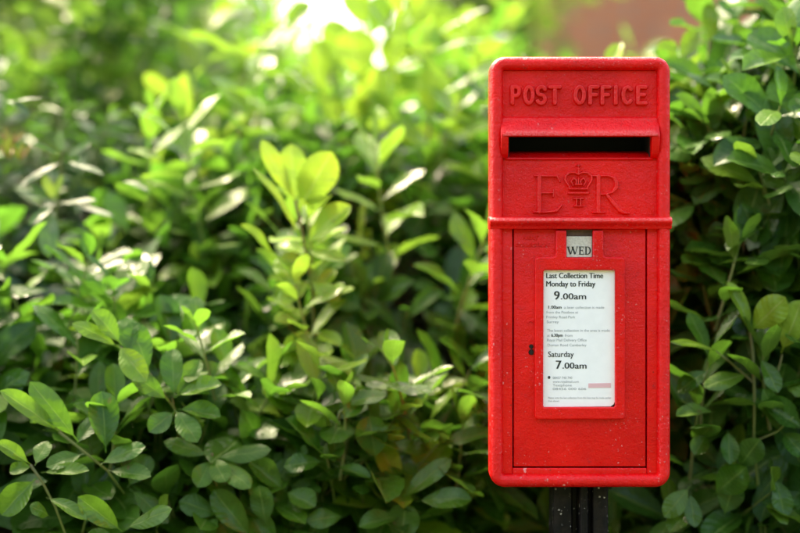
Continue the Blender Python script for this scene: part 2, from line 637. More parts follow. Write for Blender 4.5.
er = [
    ((539.3, 176.6, 2.2), (539.3, 211.6, 2.2)),
    ((534.6, 175.9, .9), (557.0, 176.3, 1.0), (559.8, 181.8, .8)),
    ((541, 193.0, .9), (553.0, 193.0, .9)), ((553.2, 189.4, .7), (553.2, 196.8, .7)),
    ((533.8, 212.2, .9), (546, 212.3, 1.0), (556, 211.2, 1.4), (561.8, 205.2, .8)),
    ((598.3, 176.6, 2.2), (598.3, 211.6, 2.2)),
    ((592.8, 175.9, .9), (608, 175.9, 1.0), (613.2, 177.6, 1.5), (616.4, 181.8, 2.1), (616.2, 187.6, 2.0), (612.2, 192.4, 1.3), (606, 194.2, .9), (600, 194.3, .8)),
    ((606.5, 194.6, 1.4), (612.5, 202, 2.1), (619.5, 210.4, 2.0), (624, 213, 1.3), (629.3, 213.4, .8)),
    ((592.8, 212.4, .9), (604.6, 212.4, .9)),
    # crown: orb, cross, arches, jewelled band
    ((578.3, 168.9, 1.5),), ((578.3, 164.7, .8), (578.3, 167, .7)), ((576.6, 165.7, .6), (580.0, 165.7, .6)),
    ((578.3, 170.5, 1.0), (578.3, 174.6, 1.0)),
    ((578.3, 174.6, 1.0), (574.2, 172.6, 1.1), (569.2, 172.9, 1.2), (565.4, 176.2, 1.2), (565.0, 180.2, 1.2), (567.6, 184.6, 1.1), (569.6, 187.4, 1.0)),
    ((578.3, 174.6, 1.0), (582.4, 172.6, 1.1), (587.4, 172.9, 1.2), (591.2, 176.2, 1.2), (591.6, 180.2, 1.2), (589.0, 184.6, 1.1), (587.0, 187.4, 1.0)),
    ((573.0, 185.4, .9), (570.8, 181.4, .9), (573.4, 178.4, 1.0), (576.2, 180.4, 1.0), (576.0, 184.2, .9)),
    ((583.6, 185.4, .9), (585.8, 181.4, .9), (583.2, 178.4, 1.0), (580.4, 180.4, 1.0), (580.6, 184.2, .9)),
    ((578.3, 178.0, .8), (578.3, 184.8, 1.1)), ((575.2, 184.6, 1.1), (581.4, 184.6, 1.1)),
    ((569.4, 189.0, 1.05), (587.2, 189.0, 1.05)), ((568.8, 193.2, 1.25), (587.8, 193.2, 1.25)),
    # numeral under the crown
    ((573.4, 198.6, .8), (583.4, 198.6, .8)), ((576.4, 198.6, .9), (576.4, 206.0, .9)), ((580.4, 198.6, .9), (580.4, 206.0, .9)),
    ((574.2, 206.2, .7), (582.6, 206.2, .7)),
]
relief('cypher_panel', 501, 658, 157.5, 221, er, 0.0052, 'royal_cypher', M_RED, step=0.27, fil=0.8, foot=0.45)

# ---- hood over the slot: sloping roof with rounded lip and two cheeks
bm = bmesh.new()
pf = [(-0.0002, 116.6), (-0.0022, 117.6), (-0.0050, 119.0), (-0.0135, 128.0), (-0.0180, 132.6), (-0.0196, 135.0), (-0.0196, 136.6), (-0.0176, 137.7),
      (-0.0150, 137.4), (-0.0125, 135.6), (0.010, 133.0)]
xs = [(499.9, .55), (500.5, .80), (502.2, .97), (505.5, 1.0), (579, 1.0), (653, 1.0), (656.4, .97), (658.2, .80), (658.8, .55)]
rows = []
for xx, k in xs:
    sh = 0 if 505 < xx < 654 else (-1.2 if k > .9 else -2.0)
    rows.append([bm.verts.new((X(xx) + (0.0012 * (1 if xx < 579 else -1) * (1 - j / 10)), y * k, Z(py - (0 if j < 2 else sh * 0)))) for j, (y, py) in enumerate(pf)])
for a, b in zip(rows, rows[1:]):
    for j in range(len(pf) - 1):
        bm.faces.new((a[j], a[j + 1], b[j + 1], b[j]))
for r in (rows[0], rows[-1]):
    bm.faces.new(r)
hme = bm_mesh(bm, 'hood')
edge_glint_attr(hme, lambda c: .7 if c.y < -0.0175 and c.z > Z(137) else (.5 if abs(c.z - Z(119)) < .001 else 0))  # highlights painted on the front lip and the upper fold
hood = link('hood', hme, M_RED, pb)
auto_smooth(hood, 50)
for sgn, xa, xb in ((-1, 500.2, 508.0), (1, 650.2, 658.4)):
    bm = bmesh.new()
    sec = [(0.012, 118.5), (-0.004, 119.5), (-0.0150, 131.0), (-0.0183, 135.5), (-0.0175, 139), (-0.0150, 147), (-0.0105, 154), (-0.0040, 158.4), (0.012, 160.0)]
    va = [bm.verts.new((X(xa), y, Z(py))) for y, py in sec]
    vb = [bm.verts.new((X(xb), y, Z(py))) for y, py in sec]
    bm.faces.new(va)
    bm.faces.new(vb)
    for j in range(len(sec)):
        k = (j + 1) % len(sec)
        bm.faces.new((va[j], va[k], vb[k], vb[j]))
    bmesh.ops.recalc_face_normals(bm, faces=bm.faces)
    bmesh.ops.bevel(bm, geom=[e for e in bm.edges if abs(e.verts[0].co.x - e.verts[1].co.x) < 1e-5], offset=0.0022, segments=4, profile=0.5, affect='EDGES')
    o = link('slot_cheek', bm_mesh(bm, 'slot_cheek'), M_RED_SM, pb)
    auto_smooth(o, 40)
# sill below the opening, sloping back and up into the slot
bm = bmesh.new()
sec = [(0.010, 160.5), (-0.0016, 160.2), (-0.0030, 159.0), (-0.0026, 158.2), (0.000, 157.6), (0.012, 153.0), (0.050, 149.0), (0.052, 151), (0.014, 158)]
va = [bm.verts.new((X(505), y, Z(py))) for y, py in sec]
vb = [bm.verts.new((X(653), y, Z(py))) for y, py in sec]
for j in range(len(sec) - 1):
    bm.faces.new((va[j], va[j + 1], vb[j + 1], vb[j]))
o = link('slot_sill', bm_mesh(bm, 'slot_sill'), M_RED_SM, pb)
auto_smooth(o, 50)
bm = bmesh.new()
box(bm, X(504), X(509.2), 0.002, 0.09, Z(160), Z(133))
box(bm, X(649.4), X(654.5), 0.002, 0.09, Z(160), Z(133))
box(bm, X(504), X(654), 0.016, 0.09, Z(134), Z(132.0))
link('slot_lining', bm_mesh(bm, 'slot_lining'), M_BLACK, pb, False)

# ---- ledge between the upper casting and the door
bm = bmesh.new()
sec = [(0.006, 216.4), (-0.009, 217.0), (-0.0165, 218.6), (-0.0185, 220.6), (-0.0185, 222.4), (-0.0165, 224.2), (-0.0140, 225.4), (-0.0128, 227.6), (-0.0118, 228.9), (0.006, 229.4)]
xs = [(488.4, 0.0), (488.6, .7), (489.6, .95), (492, 1.0), (668, 1.0), (670.4, .95), (671.2, .7), (671.4, 0)]
rows = []
for xx, k in xs:
    rows.append([bm.verts.new((X(xx), 0.024 + (y - 0.024) * (0.45 + 0.55 * k), Z(222.5 + (py - 222.5) * (0.75 + 0.25 * k)))) for y, py in sec])
for a, b in zip(rows, rows[1:]):
    for j in range(len(sec) - 1):
        bm.faces.new((a[j], a[j + 1], b[j + 1], b[j]))
bm.faces.new(rows[0]); bm.faces.new(rows[-1])
lme = bm_mesh(bm, 'ledge')
edge_glint_attr(lme, lambda c: .8 if Z(221.5) < c.z < Z(218) and c.y < -.01 else 0)  # painted highlight along the ledge crest
o = link('ledge', lme, M_RED, pb)
auto_smooth(o, 45)

# ---- side strips beside the door, bottom strip
for xa, xb in ((501.5, 512.4), (646.9, 657.6)):
    bm = bmesh.new()
    box(bm, X(xa), X(xb), -0.0032, 0.012, Z(474), Z(226), 0.0016)
    o = link('side_strip', bm_mesh(bm, 'side_strip'), M_RED_SM, pb)
    auto_smooth(o, 50)
bm = bmesh.new()
box(bm, X(512.6), X(646.6), -0.0030, 0.012, Z(475), Z(467.9), 0.0014)
auto_smooth(link('bottom_strip', bm_mesh(bm, 'bottom_strip'), M_RED_SM, pb), 50)

# ---- door
bm = bmesh.new()
box(bm, X(513.7), X(645.7), -0.0008, 0.010, Z(466.5), Z(229.0), 0.0012)
door = link('door', bm_mesh(bm, 'door'), M_RED_DOOR, pb)
auto_smooth(door, 50)


def poly_curve(name, loops, y_back, y_front, bev, mat, parent):
    cu = bpy.data.curves.new(name, 'CURVE')
    cu.dimensions = '2D'
    cu.fill_mode = 'BOTH'
    for lp in loops:
        sp = cu.splines.new('POLY')
        sp.points.add(len(lp) - 1)
        for i, (px, py) in enumerate(lp):
            sp.points[i].co = (X(px), Z(py), 0, 1)
        sp.use_cyclic_u = True
    th = abs(y_front - y_back)
    cu.extrude = max(th / 2 - bev, 0.00002)
    cu.bevel_depth = bev
    cu.bevel_resolution = 3
    cu.offset = -bev
    me = curve_mesh(cu, name)
    me.transform(Matrix(((1, 0, 0, 0), (0, 0, -1, (y_back + y_front) / 2), (0, 1, 0, 0), (0, 0, 0, 1))))
    o = link(name, me, mat, parent)
    auto_smooth(o, 50)
    return o


def corner(cx, cy, r, a0, n=5, sweep=90):
    return [(cx + r * math.cos(math.radians(a0 + sweep * k / n)), cy - r * math.sin(math.radians(a0 + sweep * k / n))) for k in range(n + 1)]


outer = ([(555.2, 230.6), (565.9, 230.6), (565.9, 257.4), (592.0, 257.4), (592.0, 230.6), (602.9, 230.6), (602.9, 252.5)]
         + corner(605.9, 253.9, 3.0, 180, 4, 90)[0:]
         + corner(620.6, 260.9, 4.0, 90, 5, -90)
         + corner(621.6, 416.0, 3.0, 0, 4, -90) + corner(537.2, 416.0, 3.0, 270, 4, -90)
         + corner(538.4, 260.9, 4.0, 180, 5, -90)
         + [(552.2, 256.9), (554.4, 255.8), (555.2, 253.0)])
outer = [p for p in outer]
inner = [(544.6, 270.2), (613.2, 270.2), (614.4, 271.4), (614.4, 405.4), (613.2, 406.6), (543.8, 406.6), (542.8, 405.4), (543.2, 271.4)]
frame = poly_curve('notice_frame', [outer, inner], -0.0009, -0.0098, 0.0022, M_RED_SM, door)

# notice sheet, card and their print
sheet = [(543.0, 269.6), (614.4, 269.6), (614.4, 401.8), (613.6, 404.0), (610.4, 406.2), (543.0, 406.8)]
poly_curve('notice_backing', [[(542.6, 269.2), (614.8, 269.2), (614.8, 407.2), (542.6, 407.2)]], -0.0008, -0.0016, 0.0001, M_BLACK, door)
notice = poly_curve('notice', [sheet], -0.0018, -0.0034, 0.0001, M_PAPER, door)
poly_curve('day_slot', [[(565.2, 229.8), (592.8, 229.8), (592.8, 258), (565.2, 258)]], -0.0008, -0.0016, 0.0001, M_RUST, door)
card = poly_curve('day_card', [[(566.2, 236.4), (591.6, 236.4), (591.6, 257.2), (566.2, 257.2)]], -0.0018, -0.0045, 0.0003, M_CARD, door)


def text_mesh(body, x0, x1, ybase, h, y, bold=0.0, extrude=0.00005, spacing=1.0):
    if bold > 0.005:
        n = 3
        k = bold * 22
        return join_meshes([text_mesh(body, x0 + (j - 1) * k * .5 + k * .5, x1 + (j - 1) * k * .5 - k * .5, ybase, h, y - 0.00003 * j, 0.0)
                            for j in range(n)], 'txt')
    return text_mesh1(body, x0, x1, ybase, h, y)


def text_mesh1(body, x0, x1, ybase, h, y, bold=0.0, spacing=1.0):
    """text stretched to the given pixel box"""
    cu = bpy.data.curves.new('txt', 'FONT')
    cu.body = body
    cu.size = 1.0
    cu.offset = bold
    cu.space_character = spacing
    cu.resolution_u = 4
    me = curve_mesh(cu, 'txt')
    co = np.zeros(len(me.vertices) * 3, np.float32)
    me.vertices.foreach_get('co', co)
    co = co.reshape(-1, 3)
    mn, mx = co[:, 0].min(), co[:, 0].max()
    sx = (x1 - x0) * S / (mx - mn)
    sz = h * S / 0.72
    new = np.zeros_like(co)
    new[:, 0] = X(x0) + (co[:, 0] - mn) * sx
    new[:, 2] = Z(ybase) + co[:, 1] * sz
    new[:, 1] = y
    me.vertices.foreach_set('co', new.ravel())
    return me


def join_meshes(mes, name):
    bm = bmesh.new()
    for m in mes:
        bm.from_mesh(m)
        bpy.data.meshes.remove(m)
    me = bpy.data.meshes.new(name)
    bm.to_mesh(me)
    bm.free()
    return me


YN = -0.0037
big = [text_mesh('Last Collection Time', 546.0, 603.0, 278.2, 5.6, YN, 0.018),
       text_mesh('Monday to Friday', 546.0, 595.2, 286.4, 5.6, YN, 0.018),
       text_mesh('9', 553.8, 559.6, 299.4, 8.6, YN, 0.03),
       text_mesh('.00am', 560.6, 586.0, 299.2, 6.2, YN, 0.018),
       text_mesh('Saturday', 548.0, 573.6, 356.8, 5.8, YN, 0.010),
       text_mesh('7', 555.6, 561.4, 368.6, 8.6, YN, 0.03),
       text_mesh('.00am', 562.2, 586.4, 368.4, 6.2, YN, 0.018),
       text_mesh('1.00am', 548.2, 561.4, 308.6, 3.2, YN, 0.012),
       text_mesh('6.30pm', 551.0, 562.6, 336.6, 3.2, YN, 0.012),
       text_mesh('\u25cf', 547.6, 550.2, 378.8, 3.0, YN, 0.0)]
# a small round bullet and a tab drawn as shapes
link('weekday_times', join_meshes(big[:4] + [big[7]], 'weekday_times'), M_INK, notice, False)
link('saturday_times', join_meshes(big[4:7] + [big[8]], 'saturday_times'), M_INK, notice, False)
link('bullet', big[9], M_INK, notice, False)
small = [text_mesh('a later collection is made', 564, 604, 308.6, 2.7, YN),
         text_mesh('from the Postbox at', 546.2, 578, 313.4, 2.7, YN),
         text_mesh('Frimley Road Park', 546.2, 575, 318.2, 2.7, YN),
         text_mesh('Surrey', 546.6, 558.6, 323.0, 2.7, YN),
         text_mesh('The latest collection in the area is made', 546.8, 609.5, 331.6, 2.7, YN),
         text_mesh('at', 547, 549.6, 336.6, 2.7, YN),
         text_mesh('from', 564.6, 572.2, 336.6, 2.7, YN),
         text_mesh('Royal Mail Delivery Office', 547.0, 586.4, 341.2, 2.7, YN),
         text_mesh('Doman Road Camberley', 547.4, 586.2, 346.2, 2.7, YN),
         text_mesh('08457 740 740', 552.6, 572, 378.8, 2.5, YN),
         text_mesh('www.royalmail.com', 552.6, 578.5, 382.6, 2.5, YN),
         text_mesh('Textphone', 552.6, 571.6, 386.2, 2.5, YN),
         text_mesh('08456 000 606', 552.6, 586, 389.8, 2.3, YN),
         text_mesh('Please note the last collection from this box may be made earlier', 548, 611, 398.6, 2.1, YN),
         text_mesh('than shown', 548, 559, 401.6, 2.0, YN)]
link('collection_note', join_meshes(small[:9], 'collection_note'), M_INK2, notice, False)
link('contact_lines', join_meshes(small[9:13], 'contact_lines'), M_INK2, notice, False)
link('footnote', join_meshes(small[13:], 'footnote'), M_INK2, notice, False)
poly_curve('pink_label', [[(588.2, 383.2), (610.6, 382.8), (610.6, 387.4), (588.2, 387.6)]], -0.0033, -0.0038, 0.0001, M_PINK, notice)


# WED in a narrow serif, built from bars
def serif_word():
    bm = bmesh.new()
    y = -0.0049

    def quad(pts):
        vs = [bm.verts.new((X(px), y, Z(py))) for px, py in pts]
        bm.faces.new(vs)

    def bar(x0, y0, x1, y1, w):
        dx, dy = x1 - x0, y1 - y0
        L = math.hypot(dx, dy)
        nx, ny = -dy / L * w / 2, dx / L * w / 2
        quad([(x0 + nx, y0 + ny), (x1 + nx, y1 + ny), (x1 - nx, y1 - ny), (x0 - nx, y0 - ny)])
    t, b = 246.9, 254.3
    # W
    bar(567.7, t, 570.3, b, 1.5); bar(570.5, b, 572.6, t, .7); bar(572.2, t, 574.7, b, 1.5); bar(574.9, b, 577.0, t, .7)
    bar(566.7, t, 569.6, t, .5); bar(571.2, t, 573.8, t, .5); bar(575.8, t, 577.9, t, .5)
    # E
    bar(579.7, t, 579.7, b, 1.4); bar(578.5, t, 583.4, t, .65); bar(578.5, b, 583.8, b, .65); bar(579.7, 250.5, 582.4, 250.5, .6)
    bar(583.2, t - .2, 583.2, t + 1.9, .5); bar(583.6, b + .2, 583.6, b - 2.0, .5); bar(582.3, 249.5, 582.3, 251.6, .5)
    # D
    bar(585.7, t, 585.7, b, 1.4); bar(584.5, t, 587.4, t, .6); bar(584.5, b, 587.4, b, .6)
    n = 9
    for k in range(n):
        a0, a1 = math.radians(90 - 180 * k / n), math.radians(90 - 180 * (k + 1) / n)
        m = (t + b) / 2
        quad([(587.3 + 3.4 * math.cos(a0), m - 4.0 * math.sin(a0)), (587.3 + 3.4 * math.cos(a1), m - 4.0 * math.sin(a1)),
              (587.1 + 2.1 * math.cos(a1), m - 3.3 * math.sin(a1)), (587.1 + 2.1 * math.cos(a0), m - 3.3 * math.sin(a0))])
    me = bpy.data.meshes.new('day_letters')
    bm.to_mesh(me)
    bm.free()
    return me


link('day_letters', serif_word(), M_INK, card, False)


# small raised words beside the day card
def raised_text(body, x0, x1, yb, h):
    cu = bpy.data.curves.new('txt', 'FONT')
    cu.body = body
    cu.size = 1.0
    cu.offset = 0.01
    cu.extrude = 0.1
    cu.bevel_depth = 0.03
    me = curve_mesh(cu, 'txt')
    co = np.zeros(len(me.vertices) * 3, np.float32)
    me.vertices.foreach_get('co', co)
    co = co.reshape(-1, 3)
    mn, mx = co[:, 0].min(), co[:, 0].max()
    new = np.zeros_like(co)
    new[:, 0] = X(x0) + (co[:, 0] - mn) * (x1 - x0) * S / (mx - mn)
    new[:, 2] = Z(yb) + co[:, 1] * h * S / 0.72
    new[:, 1] = -0.0008 - (co[:, 2]) * 0.009
    me.vertices.foreach_set('co', new.ravel())
    return me


link('raised_words', join_meshes([raised_text('NEXT', 522.8, 538.5, 239.4, 3.4), raised_text('COLLECTION', 515.0, 548.6, 246.6, 3.4)], 'raised_words'), M_RED_SM, door, False)

# lock: keyhole cover with its slot
bm = bmesh.new()
for (cy, r) in ((346.4, 2.3), (352.2, 2.9)):
    rr = bmesh.ops.create_cone(bm, cap_ends=True, segments=20, radius1=r * S, radius2=r * S * 0.8, depth=0.0022)
    bmesh.ops.rotate(bm, verts=rr['verts'], cent=(0, 0, 0), matrix=Matrix.Rotation(math.radians(90), 3, 'X'))
    bmesh.ops.translate(bm, verts=rr['verts'], vec=(X(531.2), -0.0017, Z(cy)))
lock = link('lock', bm_mesh(bm, 'lock'), M_DARKMETAL, door)
auto_smooth(lock, 40)
bm = bmesh.new()
box(bm, X(530.5), X(531.9), -0.0034, -0.0026, Z(354.5), Z(345.0))
link('keyhole', bm_mesh(bm, 'keyhole'), M_BLACK, lock, False)
bm = bmesh.new()
n = 10
rows = []
for k in range(n + 1):
    a = math.pi * k / n
    c, s_ = math.cos(a), math.sin(a)
    rows.append([bm.verts.new((X(530.6 + c * r), yy, Z(323.2 - s_ * r * .8))) for r, yy in ((3.4, -0.0006), (2.9, -0.0022), (2.2, -0.0022), (1.8, -0.0006))])
for a, b in zip(rows, rows[1:]):
    for j in range(3):
        bm.faces.new((a[j], a[j + 1], b[j + 1], b[j]))
link('lock_lip', bm_mesh(bm, 'lock_lip'), M_RED_SM, door)

# ---- black post
bm = bmesh.new()


def prism(bm, pts, z0, z1, bev=0.0):
    a = [bm.verts.new((x, y, z0)) for x, y in pts]
    b = [bm.verts.new((x, y, z1)) for x, y in pts]
    bm.faces.new(a); bm.faces.new(b)
    for i in range(len(pts)):
        j = (i + 1) % len(pts)
        bm.faces.new((a[i], a[j], b[j], b[i]))


cs = [(553.4, .050), (553.4, .032), (555.0, .0295), (570.4, .0295), (572.4, .032), (573.4, .052), (578.0, .052), (579.4, .026), (582.0, .0225), (586.6, .0225),
      (588.6, .026), (589.6, .040), (591.4, .040), (592.4, .026), (594.0, .0240), (606.0, .0240), (608.0, .027), (608.0, .105), (553.4, .105)]
prism(bm, [(X(a, 0.03), b) for a, b in cs], -0.05, ZB + 0.006)
bmesh.ops.recalc_face_normals(bm, faces=bm.faces)
bmesh.ops.bevel(bm, geom=[e for e in bm.edges if abs(e.verts[0].co.z - e.verts[1].co.z) > 0.5], offset=0.0009, segments=3, affect='EDGES')
post = link('post', bm_mesh(bm, 'post'), M_POST, pb)
auto_smooth(post, 50)
bm = bmesh.new()
box(bm, X(540), X(622), 0.02, 0.13, ZB - 0.0015, ZB + 0.009, 0.002)
link('mounting_plate', bm_mesh(bm, 'mounting_plate'), M_POST, post)


# ------------------------------------------------------------------ foliage engine
def norm(a):
    return a / (np.linalg.norm(a, axis=-1, keepdims=True) + 1e-9)


class Leaves:
    def __init__(self):
        self.rows = []

    def add(self, base, axis, normal, L, W, bend, fold, col, shape=0.0, twist=0.0):
        self.rows.append((*base, *axis, *normal, L, W, bend, fold, *col, shape, twist))

    def mesh(self, name, nl=8, nw=4):
        R = np.array(self.rows, dtype=np.float64)
        n = len(R)
        base, ax, nm = R[:, 0:3], norm(R[:, 3:6]), R[:, 6:9]
        sd = norm(np.cross(ax, nm))
        nm = norm(np.cross(sd, ax))
        L, W, bend, fold = R[:, 9], R[:, 10], R[:, 11], R[:, 12]
        col, shape, twist = R[:, 13:16], R[:, 16], R[:, 17]
        u = np.linspace(0, 1, nl + 1)
        u = u ** 0.9
        w = np.linspace(-1, 1, nw + 1)
        U, Wv = np.meshgrid(u, w, indexing='ij')
        U, Wv = U.ravel(), Wv.ravel()
        # obovate outline, short stalk first; shape 1 = narrower, widest nearer the middle
        st = 0.10
        tt = np.clip((U - st) / (1 - st), 0, 1)
        ob = tt ** 0.95 * (1 - tt) ** 0.66
        el = tt ** 0.85 * (1 - tt) ** 0.75
        ob = ob / (0.590 ** 0.95 * 0.410 ** 0.66)
        el = el / (0.531 ** 0.85 * 0.469 ** 0.75)
        stalk = 0.045
        half = np.maximum(ob[None] * (1 - shape[:, None]) + el[None] * shape[:, None], stalk * (U < 0.99)[None])
        halfw = half * (W / 2)[:, None]
        # bend along the length: integrate the angle
        ang = bend[:, None] * U[None]
        k = np.where(np.abs(bend) < 1e-3, 1e-3, bend)[:, None]
        fx = np.sin(ang) / k * L[:, None]
        fz = -(1 - np.cos(ang)) / k * L[:, None]
        ca, sa = np.cos(ang), -np.sin(ang)
        lift = np.abs(Wv)[None] * halfw * np.tan(fold)[:, None]
        ph1 = R[:, :1] * 900
        wav = halfw * (0.10 * np.sin(U[None] * 8 + ph1) * np.abs(Wv)[None] + 0.07 * np.sin(U[None] * 13 + ph1 * 3 + Wv[None] * 2)
                       - 0.30 * np.sin(ph1 * 7) * Wv[None] ** 2)
        lift = lift + wav
        side = Wv[None] * halfw
        tw = twist[:, None] * U[None]
        s2 = side * np.cos(tw) - lift * np.sin(tw)
        l2 = side * np.sin(tw) + lift * np.cos(tw)
        a_c = fx - l2 * sa * 1.0
        n_c = fz + l2 * ca
        V = base[:, None] + ax[:, None] * a_c[..., None] + nm[:, None] * n_c[..., None] + sd[:, None] * s2[..., None]
        m = (nl + 1) * (nw + 1)
        idx = np.arange(m).reshape(nl + 1, nw + 1)
        q = np.stack([idx[:-1, :-1], idx[:-1, 1:], idx[1:, 1:], idx[1:, :-1]], -1).reshape(-1, 4)
        F = (q[None] + (np.arange(n) * m)[:, None, None]).reshape(-1, 4)
        me = bpy.data.meshes.new(name)
        me.vertices.add(n * m)
        me.vertices.foreach_set('co', V.astype(np.float32).ravel())
        me.loops.add(F.size)
        me.loops.foreach_set('vertex_index', F.astype(np.int32).ravel())
        me.polygons.add(len(F))
        me.polygons.foreach_set('loop_start', np.arange(0, F.size, 4, dtype=np.int32))
        me.update(calc_edges=True)
        uvl = me.uv_layers.new(name='UVMap')
        uvv = np.stack([U, Wv], -1)
        uvall = np.tile(uvv, (n, 1))[F.ravel()]
        uvl.data.foreach_set('uv', uvall.astype(np.float32).ravel())
        ca_ = me.color_attributes.new('leaf', 'FLOAT_COLOR', 'POINT')
        cc = np.concatenate([np.repeat(col, m, axis=0), np.ones((n * m, 1))], 1)
        ca_.data.foreach_set('color', cc.astype(np.float32).ravel())
        return me


class Tubes:
    def __init__(self):
        self.v, self.f, self.c = [], [], []

    def add(self, pts, r0, r1, green=0.0, sides=6):
        pts = [Vector(p) for p in pts]
        n = len(pts)
        b0 = len(self.v)
        for i, p in enumerate(pts):
            d = (pts[min(i + 1, n - 1)] - pts[max(i - 1, 0)]).normalized()
            a = d.orthogonal().normalized()
            if i and a.dot(pa) < 0: a = -a
            if i:
                a = (pa - d * pa.dot(d)).normalized()
            pa = a
            b = d.cross(a)
            r = r0 + (r1 - r0) * i / (n - 1)
            gr = green if not isinstance(green, tuple) else green[0] + (green[1] - green[0]) * i / (n - 1)
            for k in range(sides):
                t = 2 * math.pi * k / sides
                self.v.append(p + (a * math.cos(t) + b * math.sin(t)) * r)
                self.c.append(gr)
        for i in range(n - 1):
            for k in range(sides):
                k2 = (k + 1) % sides
                self.f.append((b0 + i * sides + k, b0 + i * sides + k2, b0 + (i + 1) * sides + k2, b0 + (i + 1) * sides + k))

    def mesh(self, name):
        me = bpy.data.meshes.new(name)
        me.from_pydata([tuple(v) for v in self.v], [], self.f)
        ca_ = me.color_attributes.new('leaf', 'FLOAT_COLOR', 'POINT')
        cc = np.zeros((len(self.v), 4), np.float32)
        cc[:, 1] = self.c
        cc[:, 3] = 1
        ca_.data.foreach_set('color', cc.ravel())
        return me


def shoot(lv, tb, tip_base, d, length, nleaf, Lf, asp, new=0.0, shape=0.0, droop=0.35, spread=(25, 75), r=0.0016, tr=None):
    """a leafy shoot: stem with leaves set in a spiral, short upright ones at the tip"""
    R = tr or random
    d = Vector(d).normalized()
    p0 = Vector(tip_base)
    curve = Vector((R.uniform(-1, 1), R.uniform(-1, 1), R.uniform(0, 1))) * 0.25
    pts = []
    for i in range(5):
        t = i / 4
        pts.append(p0 + d * length * t + curve * length * t * t * 0.5)
    tb.add(pts, r * 1.5, r * 0.7, (min(1, .35 + new), min(1, .75 + new)), 5)
    d2 = (pts[-1] - pts[-2]).normalized()
    a = d2.orthogonal().normalized()
    b = d2.cross(a)
    ph = R.uniform(0, 6.28)
    for i in range(nleaf):
        t = 1 - (i / max(1, nleaf - 1)) ** 1.15
        seg = min(3, int(t * 4))
        pp = pts[seg].lerp(pts[seg + 1], t * 4 - seg)
        ph += 2.39996 + R.uniform(-.25, .25)
        rad = a * math.cos(ph) + b * math.sin(ph)
        el = math.radians(spread[0] + (spread[1] - spread[0]) * min(1, (i + .3) / 5) + R.uniform(-12, 12))
        ax = d2 * math.cos(el) + rad * math.sin(el)
        ax = (ax + Vector((0, 0, -0.10 * i / nleaf))).normalized()
        nm = d2 - ax * d2.dot(ax)
        nm = nm + Vector((0, 0, 0.45)) + Vector((R.uniform(-1, 1), R.uniform(-1, 1), R.uniform(-1, 1))) * 0.22
        sz = Lf * (0.62 + 0.38 * min(1, i / 3)) * R.uniform(0.78, 1.15)
        if i == 0 and R.random() < .5: sz *= 0.7
        g = new * R.uniform(.75, 1.0) if new else (max(0, R.uniform(-.25, .3)) if i < 3 else 0.0)
        lv.add(pp, ax, nm, sz, sz * asp * R.uniform(.88, 1.12), droop * R.uniform(.1, 1.6), math.radians(R.uniform(4, 22)),
               (R.random(), g, R.random()), shape, R.uniform(-.35, .35))


def young_shoot(root, l2, t2, mat, res, name='new_shoot'):
    st = t2.mesh('shoot_stem') if t2.v else None
    o = link(name, l2.mesh(name, *res), mat, root)
    if st:
        link('shoot_stem', st, M_BARK, o)
    return o


